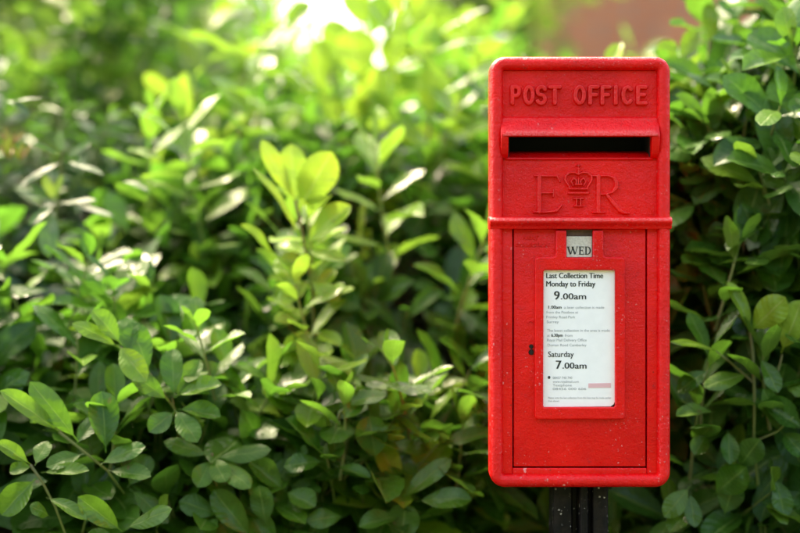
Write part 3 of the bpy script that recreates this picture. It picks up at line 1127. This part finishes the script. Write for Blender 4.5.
def shrub(name, label, centre, radii, nshoots, Lf, asp, mat, new_p=0.08, shape=0.0, group=None, nleaf=(7, 11), seed=1, up=0.75, slen=(0.09, 0.17),
          res=(7, 4), back=0.35, lowz=0.35, cut=None, spread=(25, 75), cat='shrub', inner=0.45, newmax=1.0, maxparts=60, outw=0.62):
    R = random.Random(seed)
    c = Vector(centre)
    root = empty(name, (c.x, c.y, 0))
    tag(root, label, cat, group)
    lv, tb, nlv = Leaves(), Tubes(), Leaves()
    # main stems from the ground
    mains = []
    for k in range(9):
        a = R.uniform(0, 6.28)
        rr = R.uniform(.2, .75)
        end = c + Vector((math.cos(a) * radii[0] * rr, math.sin(a) * radii[1] * rr, radii[2] * R.uniform(.1, .6)))
        st = Vector((c.x + R.uniform(-.06, .06), c.y + R.uniform(-.06, .06), 0))
        mid = st.lerp(end, .5) + Vector((R.uniform(-.06, .06), R.uniform(-.06, .06), .05))
        pts = [st, st.lerp(mid, .5) + Vector((R.uniform(-.02, .02), 0, 0)), mid, mid.lerp(end, .5) + Vector((0, R.uniform(-.03, .03), .02)), end]
        tb.add(pts, 0.014, 0.005, 0.0, 7)
        mains.append(pts)
    made = 0
    tries = 0
    nparts = 0
    while made < nshoots and tries < nshoots * 8:
        tries += 1
        v = Vector((R.gauss(0, 1), R.gauss(0, 1), R.gauss(0, 1))).normalized()
        if v.y > 0.35 and R.random() > back: continue
        e = 0.66                                            # squarer than an ellipsoid
        v2 = Vector([math.copysign(abs(q) ** e, q) for q in v])
        lump = 1 + 0.10 * math.sin(v.x * 7 + seed) + 0.08 * math.sin(v.z * 9 + v.x * 4 + seed * 2)
        f = (1 - inner * R.random() ** 1.6) * lump
        p = c + Vector((v2.x * radii[0], v2.y * radii[1], v2.z * radii[2])) * f
        if p.z < lowz: continue
        if cut and cut(p): continue
        out = Vector((v.x / radii[0], v.y / radii[1], v.z / radii[2])).normalized()
        d = out * outw + Vector((0, 0, up)) + Vector((R.uniform(-1, 1), R.uniform(-1, 1), R.uniform(-.7, .7))) * 0.42
        L = R.uniform(*slen)
        isnew = R.random() < new_p and f > .86
        base = p - d.normalized() * L
        if isnew and nparts < maxparts:
            nparts += 1
            l2, t2 = Leaves(), Tubes()
            shoot(l2, t2, base, d, L, R.randint(*nleaf), Lf * R.uniform(.85, 1.12), asp, R.uniform(.4, newmax), shape, spread=spread, tr=R)
            young_shoot(root, l2, t2, mat, res)
            made += 1
            continue
        shoot(lv, tb, base, d, L, R.randint(*nleaf), Lf * R.uniform(.85, 1.12), asp, R.uniform(.4, newmax) if isnew else 0.0, shape, spread=spread, tr=R)
        if R.random() < .45:                                # the twig that carries it
            m = R.choice(mains)
            q = m[R.choice((2, 3, 4))]
            if (q - base).length < 1.2:
                tb.add([q, q.lerp(base, .5) + Vector((R.uniform(-.03, .03), R.uniform(-.03, .03), R.uniform(-.04, .02))), base], 0.0038, 0.002, (0.0, .3), 5)
        made += 1
    link('stems', tb.mesh('stems'), M_BARK, root)
    link('foliage', lv.mesh('foliage', *res), mat, root)
    return root


def in_box_way(p):
    # keep leaves out of the post box and of the space right in front of it
    return X(478) - 0.02 < p.x < X(676) + 0.035 and p.y < 0.32


def near_cut(p):
    return in_box_way(p) or p.y < 0.02


def lean_cut(p):
    # the hedge front leans back with height
    return near_cut(p) or p.y < 0.43 + max(0.0, p.z - 1.14) * 1.15


# ------------------------------------------------------------------ the shrubs
GR = 'broad leaved evergreen shrubs behind the post box'
s_left = shrub('laurel_shrub', 'glossy green shrub with broad leaves filling the bottom left corner', (-0.55, 0.60, 0.70), (0.76, 0.46, 0.54), 1050, 0.120, 0.43,
               LAUREL, 0.05, group=GR, seed=3, cut=lambda p: near_cut(p) or (p.x > -0.30 and p.z > 1.10), inner=0.36, up=0.50, outw=0.90, spread=(32, 82), res=(8, 4), nleaf=(6, 9))
s_mid = shrub('laurel_shrub', 'broad leaved shrub left of the post box with a tall yellow green shoot', (0.02, 1.02, 0.94), (0.52, 0.60, 0.74), 1300, 0.118, 0.41,
              LAUREL, 0.22, group=GR, seed=8, cut=lean_cut, inner=0.36, up=0.45, outw=.85, spread=(28, 85), res=(8, 4), nleaf=(6, 9))
s_right = shrub('laurel_shrub', 'dark green shrub with a reddish brown stem right of the post box', (0.76, 0.63, 0.98), (0.51, 0.46, 0.72), 1400, 0.112, 0.45,
                LAUREL_D, 0.05, group=GR, seed=21, cut=near_cut, inner=0.36, up=0.50, outw=0.90, spread=(32, 82), res=(8, 4), nleaf=(6, 10))
s_rh = shrub('narrow_leaved_shrub', 'grey green shrub with narrow leaves in whorls and brown buds at the left edge', (-0.84, 1.05, 1.06), (0.50, 0.44, 0.66), 700, 0.082, 0.28,
             RHODO, 0.04, shape=0.8, seed=5, cut=lean_cut, spread=(45, 88), slen=(.05, .10), nleaf=(8, 12))
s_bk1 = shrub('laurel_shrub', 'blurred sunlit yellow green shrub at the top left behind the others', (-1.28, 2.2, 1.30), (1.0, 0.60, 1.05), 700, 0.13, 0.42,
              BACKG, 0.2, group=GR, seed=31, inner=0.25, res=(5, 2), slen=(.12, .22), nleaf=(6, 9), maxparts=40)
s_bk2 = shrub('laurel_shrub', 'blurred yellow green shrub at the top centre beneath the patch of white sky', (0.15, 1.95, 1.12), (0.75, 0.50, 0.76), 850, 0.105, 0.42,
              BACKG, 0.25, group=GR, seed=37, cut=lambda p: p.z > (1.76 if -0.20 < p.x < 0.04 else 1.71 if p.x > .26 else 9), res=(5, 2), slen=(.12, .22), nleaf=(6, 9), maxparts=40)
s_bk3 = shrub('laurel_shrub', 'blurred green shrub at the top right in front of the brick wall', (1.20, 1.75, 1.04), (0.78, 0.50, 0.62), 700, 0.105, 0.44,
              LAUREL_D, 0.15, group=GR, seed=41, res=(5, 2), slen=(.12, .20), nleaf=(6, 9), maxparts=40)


def tree(label, base, height, crown_c, crown_r, n, Lf, mat, seed, holes=None):
    R = random.Random(seed)
    root = empty('broadleaf_tree', (base[0], base[1], 0))
    tag(root, label, 'tree')
    lv, tb = Leaves(), Tubes()
    b = Vector((base[0], base[1], -0.05))
    c = Vector(crown_c)
    top = c + Vector((0, 0, crown_r[2] * .5))
    tb.add([b, b.lerp(top, .33) + Vector((.05, 0, 0)), b.lerp(top, .66) + Vector((-.05, .05, 0)), top], 0.11, 0.03, 0.0, 10)
    trunk = tb.mesh('trunk')
    tl = Tubes()
    limbs = []
    for k in range(26):
        q = b.lerp(top, R.uniform(.35, .95))
        v = Vector((R.gauss(0, 1), R.gauss(0, 1), R.gauss(.4, .7))).normalized()
        e = c + Vector((v.x * crown_r[0], v.y * crown_r[1], v.z * crown_r[2])) * R.uniform(.55, .9)
        m = q.lerp(e, .5) + Vector((0, 0, .12))
        tl.add([q, q.lerp(m, .5), m, e], 0.03, 0.007, 0.0, 6)
        limbs += [m, e]
    for i in range(n):
        v = Vector((R.gauss(0, 1), R.gauss(0, 1), R.gauss(0, 1))).normalized()
        lump = 1 + .14 * math.sin(v.x * 6 + seed) + .12 * math.sin(v.z * 8 + v.y * 5)
        p = c + Vector((v.x * crown_r[0], v.y * crown_r[1], v.z * crown_r[2])) * (1 - .6 * R.random() ** 1.4) * lump
        if p.z < .6 or (holes and holes(p)): continue
        d = v * .7 + Vector((R.uniform(-.6, .6), R.uniform(-.6, .6), .35))
        shoot(lv, tl, p, d, R.uniform(.15, .3), R.randint(6, 9), Lf, .42, 0.0 if R.random() < .7 else R.uniform(.3, .8), 0.3, tr=R)
    link('trunk', trunk, M_BARK, root)
    link('limbs', tl.mesh('limbs'), M_BARK, root)
    link('crown', lv.mesh('crown', 4, 2), mat, root)
    return root


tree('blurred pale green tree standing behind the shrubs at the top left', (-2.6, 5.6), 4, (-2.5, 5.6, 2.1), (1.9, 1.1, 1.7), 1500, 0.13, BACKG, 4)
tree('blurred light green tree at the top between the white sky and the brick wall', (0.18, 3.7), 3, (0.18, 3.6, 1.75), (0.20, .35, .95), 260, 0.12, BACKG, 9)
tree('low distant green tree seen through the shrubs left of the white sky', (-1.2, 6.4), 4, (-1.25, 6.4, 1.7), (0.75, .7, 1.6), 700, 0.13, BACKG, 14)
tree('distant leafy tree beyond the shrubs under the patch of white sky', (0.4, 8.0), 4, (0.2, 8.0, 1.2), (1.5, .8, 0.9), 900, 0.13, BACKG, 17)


# ------------------------------------------------------------------ individual shoots in view
def hero(root, Y, stems, leaves, mat, ox=0, oy=0, sc=1.0, name='leafy_shoot', seed=1, label=None, shape=0.15):
    """stems: polylines; leaves: (base x, base y, tip x, tip y, width, new, depth of tip) on the photo's own scale"""
    R = random.Random(seed)
    lv, tb = Leaves(), Tubes()

    def q(x, y, dy=0.0):
        return P(ox + x / sc, oy + y / sc, Y + dy)
    for st in stems:
        pts = [q(*p) for p in st[1:]]
        tb.add(pts, st[0], st[0] * .6, (0.25, 0.9) if st[0] < .003 else (0.0, 0.3), 7)
    for lf in leaves:
        bx, by, tx, ty, w, gnew, dy = lf[:7]
        a, b = q(bx, by), q(tx, ty, dy)
        ax = b - a
        L = ax.length
        hint = Vector(lf[7]) if len(lf) > 7 else Vector((R.uniform(-.3, .3), -0.72, 0.62))
        bend = R.uniform(.1, .5)
        ax = ax.normalized()
        nm = (hint - ax * hint.dot(ax)).normalized()
        ax2 = (ax + nm * bend * .5).normalized()
        W = w / sc * S * (D0 + Y) / D0
        lv.add(a, ax2, nm, L * 1.03, W, bend, math.radians(R.uniform(8, 20)), (R.uniform(.3, 1), gnew * (.6 if root is s_left else .8 if root is s_right else 1), R.random()), shape, R.uniform(-.2, .2))
    o = young_shoot(root, lv, tb, mat, (12, 6), name)
    if label: o['label'] = label
    return o


UPC = (0.1, -0.45, 0.85)
FACE = (0.0, -0.95, 0.25)
LL = dict(ox=0, oy=267, sc=2.004)
hero(s_left, 0.16, [(.0022, (240, 160), (300, 215, .01), (350, 285, .03), (360, 360, .10)), (.0016, (345, 262), (352, 300, .02))],
     [(238, 162, 146, 114, 36, .55, -.02), (243, 156, 186, 88, 46, .35, .0), (262, 178, 250, 104, 50, .12, .03), (300, 214, 262, 112, 56, .1, .02),
      (236, 156, 292, 228, 50, .8, -.03, FACE), (338, 268, 262, 214, 42, .15, -.02), (350, 262, 346, 166, 50, .0, .03), (352, 258, 442, 236, 44, .35, -.02),
      (352, 262, 400, 188, 40, .25, .03), (356, 285, 440, 300, 44, .1, -.01), (350, 290, 300, 330, 44, .1, -.02), (350, 285, 395, 350, 46, .2, -.03)],
     LAUREL, name='leafy_shoot', seed=2, **LL)
hero(s_left, 0.12, [(.0024, (65, 235, .02), (120, 332), (170, 372, .01), (215, 408, .03), (260, 470, .1))],
     [(122, 334, 2, 250, 44, .45, -.03), (157, 350, 62, 232, 52, .2, .0), (212, 372, 204, 252, 62, .0, .02), (150, 358, 200, 300, 40, .1, .03),
      (168, 374, 95, 400, 40, .1, -.03), (200, 396, 290, 360, 44, .1, -.01), (216, 408, 300, 420, 42, .15, -.03)],
     LAUREL, name='leafy_shoot', seed=3, **LL)
hero(s_left, 0.10, [(.0022, (60, 396), (84, 430), (110, 480, .02), (140, 560, .05))],
     [(62, 396, -6, 352, 34, .5, -.02), (72, 424, 4, 496, 56, .3, -.02, FACE), (82, 412, 176, 408, 32, .4, -.02), (66, 400, 20, 410, 30, .3, .0),
      (92, 462, 172, 506, 30, .3, -.03), (70, 398, 95, 350, 40, .2, .02), (100, 500, 60, 480, 34, .2, -.02), (245, 530, 158, 462, 48, .25, -.02, FACE),
      (250, 525, 342, 486, 44, .2, -.02), (240, 545, 175, 540, 40, .2, -.02)],
     LAUREL, name='leafy_shoot', seed=4, **LL)
hero(s_left, 0.17, [(.002, (425, 372), (425, 400), (440, 470, .03), (470, 560, .06))],
     [(424, 385, 396, 440, 44, .25, -.02, FACE), (426, 382, 452, 430, 42, .3, -.03, FACE), (505, 545, 428, 448, 56, .1, .0, FACE), (430, 384, 540, 366, 44, .1, .0),
      (420, 380, 330, 350, 40, .15, .0), (430, 384, 500, 442, 48, .2, -.03), (260, 445, 335, 512, 46, .1, -.02), (255, 442, 300, 380, 46, .1, .02),
      (535, 520, 520, 440, 50, .1, .0), (440, 500, 360, 470, 50, .1, .0), (440, 500, 400, 545, 44, .1, -.02)],
     LAUREL, name='leafy_shoot', seed=5, **LL)
CL = dict(ox=220, oy=267, sc=2.004)
hero(s_left, 0.20, [(.0022, (290, 262), (240, 290, .0), (215, 385, .02), (230, 470, .06)), (.0018, (370, 470), (365, 540, .03))],
     [(206, 382, 132, 306, 66, .0, -.01, UPC), (238, 396, 222, 330, 36, .0, .0), (312, 388, 300, 300, 66, .1, .0, FACE), (322, 236, 424, 252, 52, .05, -.02, UPC),
      (240, 278, 330, 258, 40, .15, -.02), (295, 264, 250, 300, 34, .1, -.02), (280, 430, 352, 440, 26, .2, -.02, UPC), (230, 400, 300, 422, 30, .1, -.02),
      (360, 470, 462, 388, 44, .2, .0), (392, 470, 502, 466, 50, .15, -.02), (362, 560, 372, 474, 66, .1, .0, FACE), (366, 500, 280, 520, 44, .1, -.02),
      (40, 470, -30, 430, 50, .2, -.02), (45, 470, 100, 560, 56, .1, -.02), (250, 500, 175, 510, 44, .1, -.02), (210, 390, 130, 400, 44, .1, .0),
      (130, 450, 60, 390, 50, .15, .0), (130, 450, 190, 480, 50, .1, -.02)],
     LAUREL, name='leafy_shoot', seed=6, **CL)
# the tall young shoot in the middle
CT = dict(ox=220, oy=0, sc=1.996)
hero(s_mid, 0.35, [(.0026, (150, 400, .0), (165, 470, .0), (182, 560, .03), (190, 700, .05), (188, 800, .12))],
     [(150, 404, 84, 282, 38, .9, .0), (150, 408, 142, 290, 58, 1., .02, FACE), (154, 424, 222, 306, 76, .95, -.01, FACE), (170, 490, 260, 412, 54, .9, -.02),
      (162, 478, 66, 336, 26, .8, -.02, UPC), (114, 530, 42, 450, 40, .5, -.03, UPC), (170, 500, 250, 520, 30, .6, -.02), (178, 530, 120, 520, 36, .5, -.02),
      (180, 560, 236, 600, 36, .6, -.03), (180, 560, 120, 600, 40, .5, -.03), (184, 610, 250, 570, 34, .6, -.02), (184, 620, 110, 640, 34, .6, -.04),
      (186, 660, 240, 690, 34, .6, -.04), (186, 660, 130, 700, 34, .5, -.04), (188, 700, 262, 740, 30, .75, -.05, UPC), (188, 700, 110, 730, 34, .5, -.04),
      (188, 720, 280, 770, 30, .8, -.05, UPC), (186, 600, 230, 540, 30, .6, .03)],
     LAUREL, name='new_shoot', seed=7, label='tall yellow green young shoot', **CT)
hero(s_mid, 0.85, [(.003, (285, 190), (278, 280), (270, 400, .03), (275, 520, .08)), (.003, (420, 240), (410, 330), (380, 440, .05))],
     [(280, 160, 262, 60, 84, .9, .0, FACE), (282, 250, 318, 140, 66, 1., .0, FACE), (275, 260, 280, 190, 56, .9, .0, FACE), (418, 240, 424, 130, 58, .9, .0, FACE),
      (385, 110, 345, 50, 38, .7, .0), (385, 60, 420, -20, 60, .8, .0, FACE), (205, 190, 196, 80, 46, .7, .0, FACE), (430, 75, 535, 18, 34, .2, -.04, UPC),
      (420, 110, 530, 80, 30, .2, -.04, UPC), (470, 140, 530, 200, 30, .2, -.04, UPC), (370, 440, 296, 350, 66, .8, .0, FACE), (300, 500, 376, 434, 30, .4, -.04, UPC),
      (440, 190, 520, 150, 34, .3, -.03, UPC), (230, 330, 140, 290, 34, .5, -.03, UPC), (375, 300, 330, 350, 36, .5, .0), (420, 330, 480, 280, 40, .6, .0),
      (290, 60, 260, -30, 56, .6, .0, FACE), (130, 180, 60, 140, 36, .5, .0), (130, 60, 180, 5, 40, .5, .0)],
     LAUREL, name='new_shoot', seed=8, label='blurred large yellow green leaves under the white sky', **CT)
# narrow leaves at the left
LT = dict(ox=0, oy=0, sc=1.996)
hero(s_rh, 0.46, [(.002, (125, 300), (118, 380, .02), (105, 470, .06))],
     [(128, 318, 62, 288, 20, .1, -.03, UPC), (126, 322, 40, 372, 20, .1, -.03, UPC), (130, 320, 205, 348, 20, .1, -.03, UPC), (128, 316, 118, 262, 20, .3, .02),
      (98, 412, 98, 512, 42, .1, -.04, FACE), (130, 318, 180, 286, 18, .2, .0), (108, 405, 36, 384, 18, .1, -.03, UPC), (108, 400, 225, 432, 22, .1, -.04, UPC),
      (106, 400, 88, 352, 22, .9, .0), (108, 402, 124, 350, 16, .9, .0), (110, 410, 60, 450, 22, .1, -.03), (112, 410, 190, 400, 20, .1, -.03, UPC),
      (10, 210, 84, 196, 20, .0, -.04, UPC), (8, 200, 58, 232, 18, .0, -.04, UPC), (330, 322, 254, 302, 38, .7, -.03, UPC), 
      (240, 362, 296, 382, 18, .1, -.03, UPC)],
     RHODO, name='leafy_shoot', seed=9, shape=0.8, **LT)
# right of the box
RL = dict(ox=660, oy=267, sc=2.004)
hero(s_right, 0.18, [(.0026, (180, 120), (186, 170), (190, 260, .0), (188, 350, .01), (200, 470, .05), (205, 600, .1)), (.0018, (188, 232), (140, 190, -.01), (112, 168, -.01)),
                     (.0016, (245, 175), (230, 240, .0), (205, 300, .02)), (.0016, (188, 350), (235, 330, -.01), (268, 300, -.01))],
     [(180, 130, 250, 62, 62, .85, -.02, FACE), (182, 134, 136, 32, 36, .55, .0), (243, 172, 284, 68, 60, .85, -.01, FACE), (180, 214, 90, 240, 42, .25, -.03),
      (112, 290, 34, 298, 40, .2, -.02, UPC), (248, 338, 208, 246, 42, .05, -.03, FACE), (156, 404, 200, 346, 54, .0, -.02, FACE), (108, 456, 172, 402, 64, .0, -.02, FACE),
      (136, 326, 140, 394, 38, .0, -.03, FACE), (94, 336, 70, 376, 38, .1, -.02), (128, 500, 150, 430, 54, .0, .0, FACE), (245, 330, 290, 380, 44, .0, -.03, FACE),
      (200, 180, 236, 250, 40, .1, -.02), (100, 205, 36, 250, 40, .0, .0), (120, 170, 22, 150, 28, .3, -.02, UPC), (230, 420, 250, 500, 44, .0, -.02), (200, 470, 260, 490, 44, .0, .0),
      (60, 440, 10, 500, 44, .25, -.02, FACE), (60, 490, 20, 530, 44, .2, -.02), (60, 450, 70, 520, 36, .1, -.02), (250, 240, 300, 250, 40, .2, -.02)],
     LAUREL_D, name='leafy_shoot', seed=10, label='shoot with yellowish top leaves on a brown stem', **RL)
RT = dict(ox=660, oy=0, sc=1.993)
hero(s_right, 0.46, [(.003, (240, 200), (236, 262), (222, 340, .0), (210, 430, .02), (200, 560, .04)), (.0028, (100, 80), (95, 160, .0), (100, 260, .04)), (.002, (60, 330), (75, 400, .03))],
     [(62, 330, 52, 242, 54, .5, .0, FACE), (80, 330, 110, 250, 40, .4, .0), (195, 390, 190, 320, 50, .0, -.02, FACE), (100, 240, 86, 160, 50, .6, .0, FACE),
      (105, 90, 96, 8, 34, .5, .0, FACE), (180, 120, 150, 48, 40, .2, .0, FACE), (240, 190, 215, 60, 40, .1, .0), (230, 180, 290, 210, 44, .0, -.02), (200, 320, 280, 316, 40, .0, -.03, UPC),
      (236, 262, 180, 200, 40, .1, -.02), (240, 210, 275, 150, 40, .1, .0), (110, 430, 96, 400, 40, .1, .0), (150, 440, 176, 366, 44, .1, .0, FACE), (130, 170, 160, 210, 36, .0, -.04, UPC),
      (255, 60, 225, -10, 36, .2, .0), (260, 100, 300, 50, 50, .2, .0), (70, 60, 20, 50, 34, .3, -.03, UPC), (40, 130, 76, 60, 40, .5, .0), (20, 130, 10, 80, 44, .5, .0, FACE),
      (240, 380, 280, 350, 44, .1, .0, FACE), (215, 400, 250, 470, 50, .0, -.02, FACE), (205, 420, 160, 470, 46, .0, -.02)],
     LAUREL_D, name='leafy_shoot', seed=11, **RT)

hero(s_bk1, 1.25, [(.004, (300, 240), (330, 330), (340, 420, .1))],
     [(300, 235, 180, 56, 36, .5, .0), (300, 240, 330, 130, 44, .4, .0), (150, 60, 60, 20, 40, .4, .0), (300, 80, 230, 20, 44, .6, .0), (460, 330, 500, 200, 44, .6, .0),
      (450, 330, 390, 250, 50, .5, .0), (420, 200, 340, 170, 40, .5, .0), (60, 160, 10, 60, 40, .3, .0)],
     BACKG, name='new_shoot', seed=12, **LT)
# withered leaves and buds
hero(s_bk2, 0.95, [], [(470, 240, 520, 262, 34, .2, .0, FACE), (470, 215, 510, 238, 26, .2, .0), (455, 262, 500, 268, 26, .0, .0)], RUSTY, name='withered_leaf', seed=13, label='reddish brown withered leaves', **LT)
for k, (bx, by) in enumerate(((18, 318), (40, 322), (24, 290), (120, 12 + 740))):
    rr = random.Random(40 + k)
    hero(s_rh, 0.46, [], [(bx, by, bx + rr.uniform(-26, 26), by - rr.uniform(18, 44), 8, 0, rr.uniform(-.02, .02)) for _ in range(9)], RUSTY, name='bud', seed=14 + k, shape=1.0,
         label='cluster of reddish brown narrow buds', **LT)


def flower_spike(root, px, py0, py1, Y, mat):
    R = random.Random(px)
    lv, tb = Leaves(), Tubes()
    a, b = P(px, py1, Y), P(px + 2, py0, Y)
    tb.add([a, a.lerp(b, .5), b], .002, .001, (.8, 1.), 5)
    for i in range(90):
        t = R.random()
        p = a.lerp(b, t)
        an = R.uniform(0, 6.28)
        d = Vector((math.cos(an), math.sin(an), .7))
        lv.add(p, d, Vector((0, 0, 1)), .011 * (1.2 - t * .6), .006, .2, .3, (1, .9, .2), 1.0, 0)
    o = young_shoot(root, lv, tb, mat, (4, 2), 'flower_spike')
    o['label'] = 'small yellowish flower spike'


flower_spike(s_mid, 361, 206, 246, 0.62, BACKG)
flower_spike(s_mid, 366, 232, 262, 0.62, BACKG)
flower_spike(s_mid, 196, 140, 175, 0.80, BACKG)

hero(s_mid, 0.95, [(.003, (215, 110), (240, 230), (250, 400, .05)), (.003, (340, 0), (330, 110), (330, 260, .05))],
     [(240, 130, 226, 40, 60, .6, .0, FACE), (300, 70, 330, -10, 50, .3, .0, FACE), (345, 90, 380, 20, 46, .7, .0, FACE), (330, 130, 372, 180, 50, .9, .0), (250, 150, 200, 110, 44, .6, .0),
      (300, 130, 250, 60, 40, .8, .0), (340, 150, 350, 70, 54, .8, .0, FACE), (340, 200, 400, 150, 44, .9, .0, FACE), (250, 250, 200, 190, 50, .8, .0, FACE), (255, 260, 300, 200, 44, .9, .0),
      (330, 250, 380, 300, 46, .8, .0, FACE), (470, 90, 440, 10, 50, .6, .0), (480, 90, 500, 10, 44, .7, .0), (470, 250, 450, 160, 44, .7, .0), (190, 260, 150, 200, 40, .5, .0),
      (440, 330, 400, 250, 50, .8, .0, FACE), (500, 300, 470, 230, 50, .6, .0, FACE), (490, 380, 520, 320, 44, .4, .0)],
     LAUREL, name='new_shoot', seed=18, label='blurred tall shoot crossing the patch of white sky', **CT)


# upright leafy sprays standing out of the hedge
def spray(root, px, py, Y, ln, n, Lf, new, mat, seed, lean=(0, -.25, 1)):
    R = random.Random(seed)
    l2, t2 = Leaves(), Tubes()
    shoot(l2, t2, P(px, py, Y), Vector(lean) + Vector((R.uniform(-.3, .3), R.uniform(-.15, .1), 0)), ln, n, Lf, R.uniform(.36, .42), new, .3,
          droop=.25, spread=(18, 62), r=.0018, tr=R)
    young_shoot(root, l2, t2, mat, (10, 4))


for k, (rt, px, py, Y, ln, n, Lf, nw, mt) in enumerate((
        (s_mid, 205, 250, .62, .22, 13, .105, .45, LAUREL), (s_mid, 250, 150, .85, .24, 13, .12, .5, LAUREL), (s_mid, 395, 285, .60, .22, 13, .11, .45, LAUREL),
        (s_mid, 430, 190, .80, .24, 13, .12, .6, LAUREL), (s_mid, 375, 160, .95, .26, 12, .12, .8, LAUREL), (s_mid, 455, 330, .50, .16, 11, .10, .25, LAUREL),
        (s_mid, 270, 330, .50, .18, 12, .10, .35, LAUREL), (s_mid, 318, 300, .42, .16, 12, .085, .7, LAUREL), (s_mid, 316, 370, .34, .14, 11, .08, .5, LAUREL),
        (s_bk1, 110, 120, 1.3, .34, 13, .15, .4, BACKG), (s_bk1, 40, 90, 1.4, .34, 13, .15, .3, BACKG), (s_bk1, 195, 110, 1.3, .34, 13, .15, .5, BACKG),
        (s_rh, 150, 240, .70, .20, 12, .11, .25, LAUREL), (s_left, 25, 330, .38, .14, 11, .095, .2, LAUREL), (s_left, 215, 400, .24, .12, 10, .085, .15, LAUREL),
        (s_left, 110, 470, .20, .10, 10, .080, .1, LAUREL), (s_left, 340, 480, .22, .12, 10, .085, .12, LAUREL), (s_left, 410, 440, .28, .14, 11, .09, .15, LAUREL),
        (s_left, 455, 500, .30, .12, 10, .09, .1, LAUREL), (s_right, 715, 330, .24, .13, 11, .085, .1, LAUREL_D), (s_right, 705, 250, .38, .16, 11, .09, .2, LAUREL_D),
        (s_right, 770, 430, .20, .11, 11, .080, .05, LAUREL_D), (s_right, 700, 430, .22, .11, 11, .08, .05, LAUREL_D), (s_right, 735, 130, .60, .22, 12, .105, .3, LAUREL_D),
        (s_right, 785, 120, .50, .22, 12, .105, .15, LAUREL_D), (s_right, 705, 150, .65, .20, 12, .10, .35, LAUREL_D), (s_right, 690, 480, .24, .10, 10, .08, .05, LAUREL_D))):
    if rt is s_right:
        n, Lf, nw = n - 3, Lf * 1.3, nw * .4
    spray(rt, px, py, Y, ln, n, Lf, nw, mt, 100 + k)
